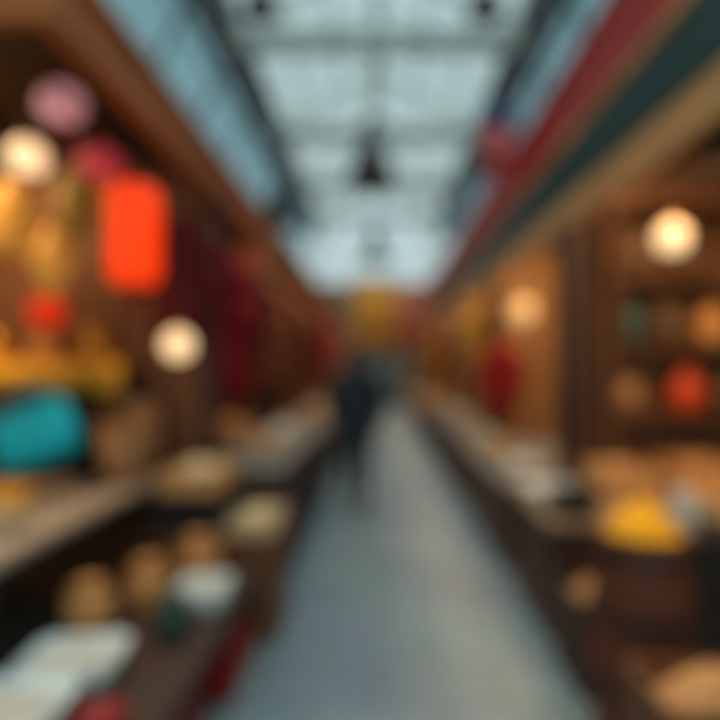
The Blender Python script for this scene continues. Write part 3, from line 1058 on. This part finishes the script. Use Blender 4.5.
# ------------------------------------------------------------------ further stalls: counters, crates, robes, lamps
lc = [('grey', 4.14, 6.55, .88, 'grey_cloth', 'dark_wood', -.66, -1.75), ('taupe', 6.75, 9.55, .80, 'grey_cloth', 'dark_wood', -.66, -1.75),
      ('fourth', 9.75, 12.85, .80, 'taupe', 'dark_wood', -.66, -1.75), ('fifth', 13.05, 16.85, .80, 'taupe', 'mid_wood', -.66, -1.75), ('last', 17.05, 20.8, .80, 'taupe', 'mid_wood', -.66, -1.75)]
ltxt = ['counter with a grey top, second along the left aisle edge', 'counter across from the walking person, third on the left',
        'counter of the fourth left stall, behind the walking person', 'counter of the fifth left stall, far down the aisle', 'farthest counter on the left, by the end wall']
for (nm, y0, y1, z, top, fr, x0, x1), tx in zip(lc, ltxt):
    counter(tx, x0, x1, y0, y1, z, top, fr, 'counters along the left aisle edge')
rc = [(4.62, 7.35, .68, 'grey_cloth', 'dark_wood'), (7.55, 10.35, .72, 'grey_cloth', 'dark_wood'), (10.55, 13.85, .75, 'taupe', 'dark_wood'), (14.05, 17.35, .75, 'taupe', 'mid_wood'), (17.55, 20.8, .75, 'taupe', 'mid_wood')]
rtxt = ['counter with a grey top below the crimson robe, right', 'counter past the crimson robe, third on the right',
        'counter of the fourth right stall, by the yellow banner', 'counter of the fifth right stall, far down the aisle', 'farthest counter on the right, by the end wall']
for (y0, y1, z, top, fr), tx in zip(rc, rtxt):
    counter(tx, .98, 2.1, y0, y1, z, top, fr, 'counters along the right aisle edge')

GO = 'wooden crates on the further counters'
spec = [
    (-.88, 4.65, .88, .34, .42, .12, 'grey_board', 'tan_grain', 'grey crate at the near end of the second left counter', 'tan heap in the crate at the near end of the second left counter'),
    (-1.30, 5.2, .88, .36, .5, .22, 'tan_wood', 'tan_grain', 'tan crate at the back of the second left counter', 'tan heap in the crate at the back of the second left counter'),
    (-.88, 5.6, .88, .34, .5, .12, 'grey_board', 'pale_grain', 'grey crate at the far end of the second left counter', 'pale heap in the crate at the far end of the second left counter'),
    (-.90, 7.4, .80, .36, .6, .14, 'grey_board', 'tan_grain', 'near crate on the third left counter', 'tan heap in the near crate of the third left counter'),
    (-.90, 8.7, .80, .36, .6, .20, 'tan_wood', 'pale_grain', 'far crate on the third left counter', 'pale heap in the far crate of the third left counter'),
    (-.90, 10.6, .80, .4, .8, .2, 'tan_wood', 'tan_grain', 'crate on the fourth left counter', 'tan heap in the crate on the fourth left counter'),
    (1.22, 5.1, .68, .36, .5, .10, 'grey_board', 'pale_grain', 'near grey crate on the second right counter', 'pale heap in the near crate of the second right counter'),
    (1.75, 5.0, .68, .42, .5, .24, 'tan_wood', 'tan_grain', 'tan crate inside the second right stall', 'tan heap in the crate inside the second right stall'),
    (1.22, 6.0, .68, .36, .6, .10, 'grey_board', 'tan_grain', 'middle crate on the second right counter', 'tan heap in the middle crate of the second right counter'),
    (1.22, 6.9, .68, .36, .5, .14, 'pale_board', 'pale_grain', 'pale crate under the crimson robe, right', 'pale heap in the crate under the crimson robe'),
    (1.24, 8.2, .72, .4, .7, .16, 'grey_board', 'tan_grain', 'near crate on the third right counter', 'tan heap in the near crate of the third right counter'),
    (1.24, 9.5, .72, .4, .7, .16, 'grey_board', 'pale_grain', 'far crate on the third right counter', 'pale heap in the far crate of the third right counter'),
    (1.24, 11.6, .75, .42, .9, .2, 'tan_wood', 'tan_grain', 'crate on the fourth right counter', 'tan heap in the crate on the fourth right counter'),
]
for (x, y, z, a, b, h, m, hm, l1, l2) in spec:
    filled_crate(l1, l2, (x, y, z), (a, b, h), m, hm, .07, 0, GO)

GH = 'coloured robes hung along the further stalls'
LR = LX - .12
RR = RX + .12
for (x, y, wd, ln, m, rz, lab) in [
    (LR, 5.6, .44, 1.0, 'black_cloth', .3, 'black robe hanging just past the dark red robes'),
    (LR, 6.3, .46, 1.2, 'rust', .3, 'rust brown robe at the end of the second left stall'),
    (LR, 7.3, .46, 1.1, 'rust', .3, 'rust brown robe at the start of the third left stall'),
    (LR, 8.0, .46, 1.0, 'black_cloth', .2, 'black robe in the third left stall'),
    (LR, 8.8, .5, 1.1, 'rust', .2, 'rust brown robe near the end of the third left stall'),
    (LR, 10.3, .7, 1.3, 'crimson', .1, 'crimson robe on the left, behind the walking person'),
    (LR, 11.4, .7, 1.2, 'rust', .1, 'rust robe in the fourth left stall'),
    (LR, 13.8, .8, 1.3, 'salmon', .1, 'salmon robe in the fifth left stall'),
    (LR, 15.2, .8, 1.3, 'rust', .1, 'rust robe in the fifth left stall'),
    (RR - .14, 6.85, .40, .80, 'crimson', -.1, 'crimson robe hanging at the front of the second right stall'),
    (RR, 8.6, .5, .95, 'mustard', -.1, 'mustard yellow robe in the third right stall'),
    (RR, 9.6, .55, 1.0, 'taupe', -.1, 'beige robe in the third right stall'),
    (RR, 11.4, .7, 1.0, 'crimson', -.1, 'crimson robe in the fourth right stall'),
    (RR, 12.7, .7, 1.1, 'mustard', -.1, 'mustard robe in the fourth right stall'),
    (RR, 15.2, .8, 1.2, 'rust', -.1, 'rust robe in the fifth right stall'),
]:
    rail_z = 2.62 if x < 0 else 2.5
    if m == 'crimson' and y == 6.85:
        g_ = garment(lab, (RX, 6.85, 1.96), .40, .95, m, rz, GH)
        MB().bar((0, 0, .022), (0, 0, .640), .004, seg=6).build('cord', M['iron'], g_)
    else:
        garment(lab, (x, y, rail_z), wd, ln, m, rz, GH)

# ------------------------------------------------------------------ hall fittings
def pendant(label, x, y, z, r, h, m, top=6.2):
    t = thing('pendant_lamp', label, 'lamp', (x, y, z), 0, 'dark pendant lamps hung from the roof beams')
    sd = MB().lathe([(0, h * .5), (r * .35, h * .5), (r * .45, h * .25), (r * .6, h * .1), (r, -h * .38), (r * 1.02, -h * .5), (r * .94, -h * .5), (r * .5, h * .02), (0, h * .05)], seg=28).build('shade', M[m], t, True)
    MB().lathe([(0, h * .72), (r * .2, h * .72), (r * .26, h * .6), (r * .26, h * .48), (0, h * .48)], seg=16).build('cap', M[m], t, True)
    MB().ball((0, 0, -h * .30), r * .32).build('bulb', M['white'], sd, True)
    MB().bar((0, 0, h * .7), (0, 0, top - z), .022, seg=8).build('rod', M['iron'], t)
    return t


pendant('big dark pendant lamp above the middle of the aisle', -.1, TIE[2], at(370, 158, TIE[2]).z, .36, .86, 'lamp_brown')
pendant('smaller looking dark pendant lamp deeper down the aisle', -.08, TIE[4], at(375, 247, TIE[4]).z, .36, .8, 'steel')
pendant('dark pendant lamp at the top picture edge, left of centre', -1.02, TIE[1], at(266, -4, TIE[1]).z, .16, .30, 'iron')
pendant('dark pendant lamp at the top picture edge, right of centre', .93, TIE[1], at(485, -4, TIE[1]).z, .16, .30, 'iron')
pendant('dark pendant lamp at the left, below the roof girder', at(279, 200, TIE[3]).x, TIE[3], at(278, 204, TIE[3]).z, .36, .85, 'dark_iron')


def banner(label, x, y, zc, wd, ht, m, top=6.2):
    t = thing('hanging_banner', label, 'banner', (x, y, zc))
    rings = []
    n = 14
    for k in range(n + 1):
        u = -wd / 2 + wd * k / n
        o_ = .03 * math.sin(k * .9)
        rings.append([(u, o_ - .006, -ht / 2), (u, o_ + .006, -ht / 2), (u, o_ * .3 + .006, ht / 2), (u, o_ * .3 - .006, ht / 2)])
    MB().loft(rings).build('cloth', M[m], t, True)
    MB().bar((-wd / 2 - .05, 0, ht / 2), (wd / 2 + .05, 0, ht / 2), .022).bar((-wd / 2 - .02, 0, -ht / 2), (wd / 2 + .02, 0, -ht / 2), .02).build('pole', M['gold_wood'], t)
    for s in (-1, 1):
        MB().bar((s * wd * .46, 0, ht / 2), (s * wd * .46, 0, top - zc), .006, seg=6).build('cord', M['iron'], t)
    return t


p = at(375, 314, TIE[3])
banner('yellow banner hanging over the aisle above the walking person', p.x, TIE[3], p.z, .86, 1.40, 'banner_gold')
p = at(408, 318, TIE[4])
banner('salmon pink banner hanging behind the yellow one', p.x, TIE[4], p.z, .95, 1.7, 'banner_salmon')

# flag standing on the red parapet of the right stalls
t = thing('bracket_flag', 'pink red and blue flag hung from a bracket above the red parapet, right', 'flag', (RX, 6.0, 3.762))
MB().bar((0, 0, 0), (0, 0, .50), .014).bar((.012, 0, .46), (-.36, 0, .46), .010).build('bracket', M['iron'], t)
rings, rings2 = [], []
for k in range(13):
    u = -.06 - .29 * k / 12
    o_ = .02 * math.sin(k * .8)
    rings.append([(u, o_ - .005, -.32), (u, o_ + .005, -.32), (u, o_ * .5 + .005, .22), (u, o_ * .5 - .005, .22)])
    rings2.append([(u, o_ * .5 - .005, .22), (u, o_ * .5 + .005, .22), (u, .005, .455), (u, -.005, .455)])
MB().loft(rings).build('cloth', M['pink'], t, True)
MB().loft(rings2).build('top_band', M['blue'], t, True)
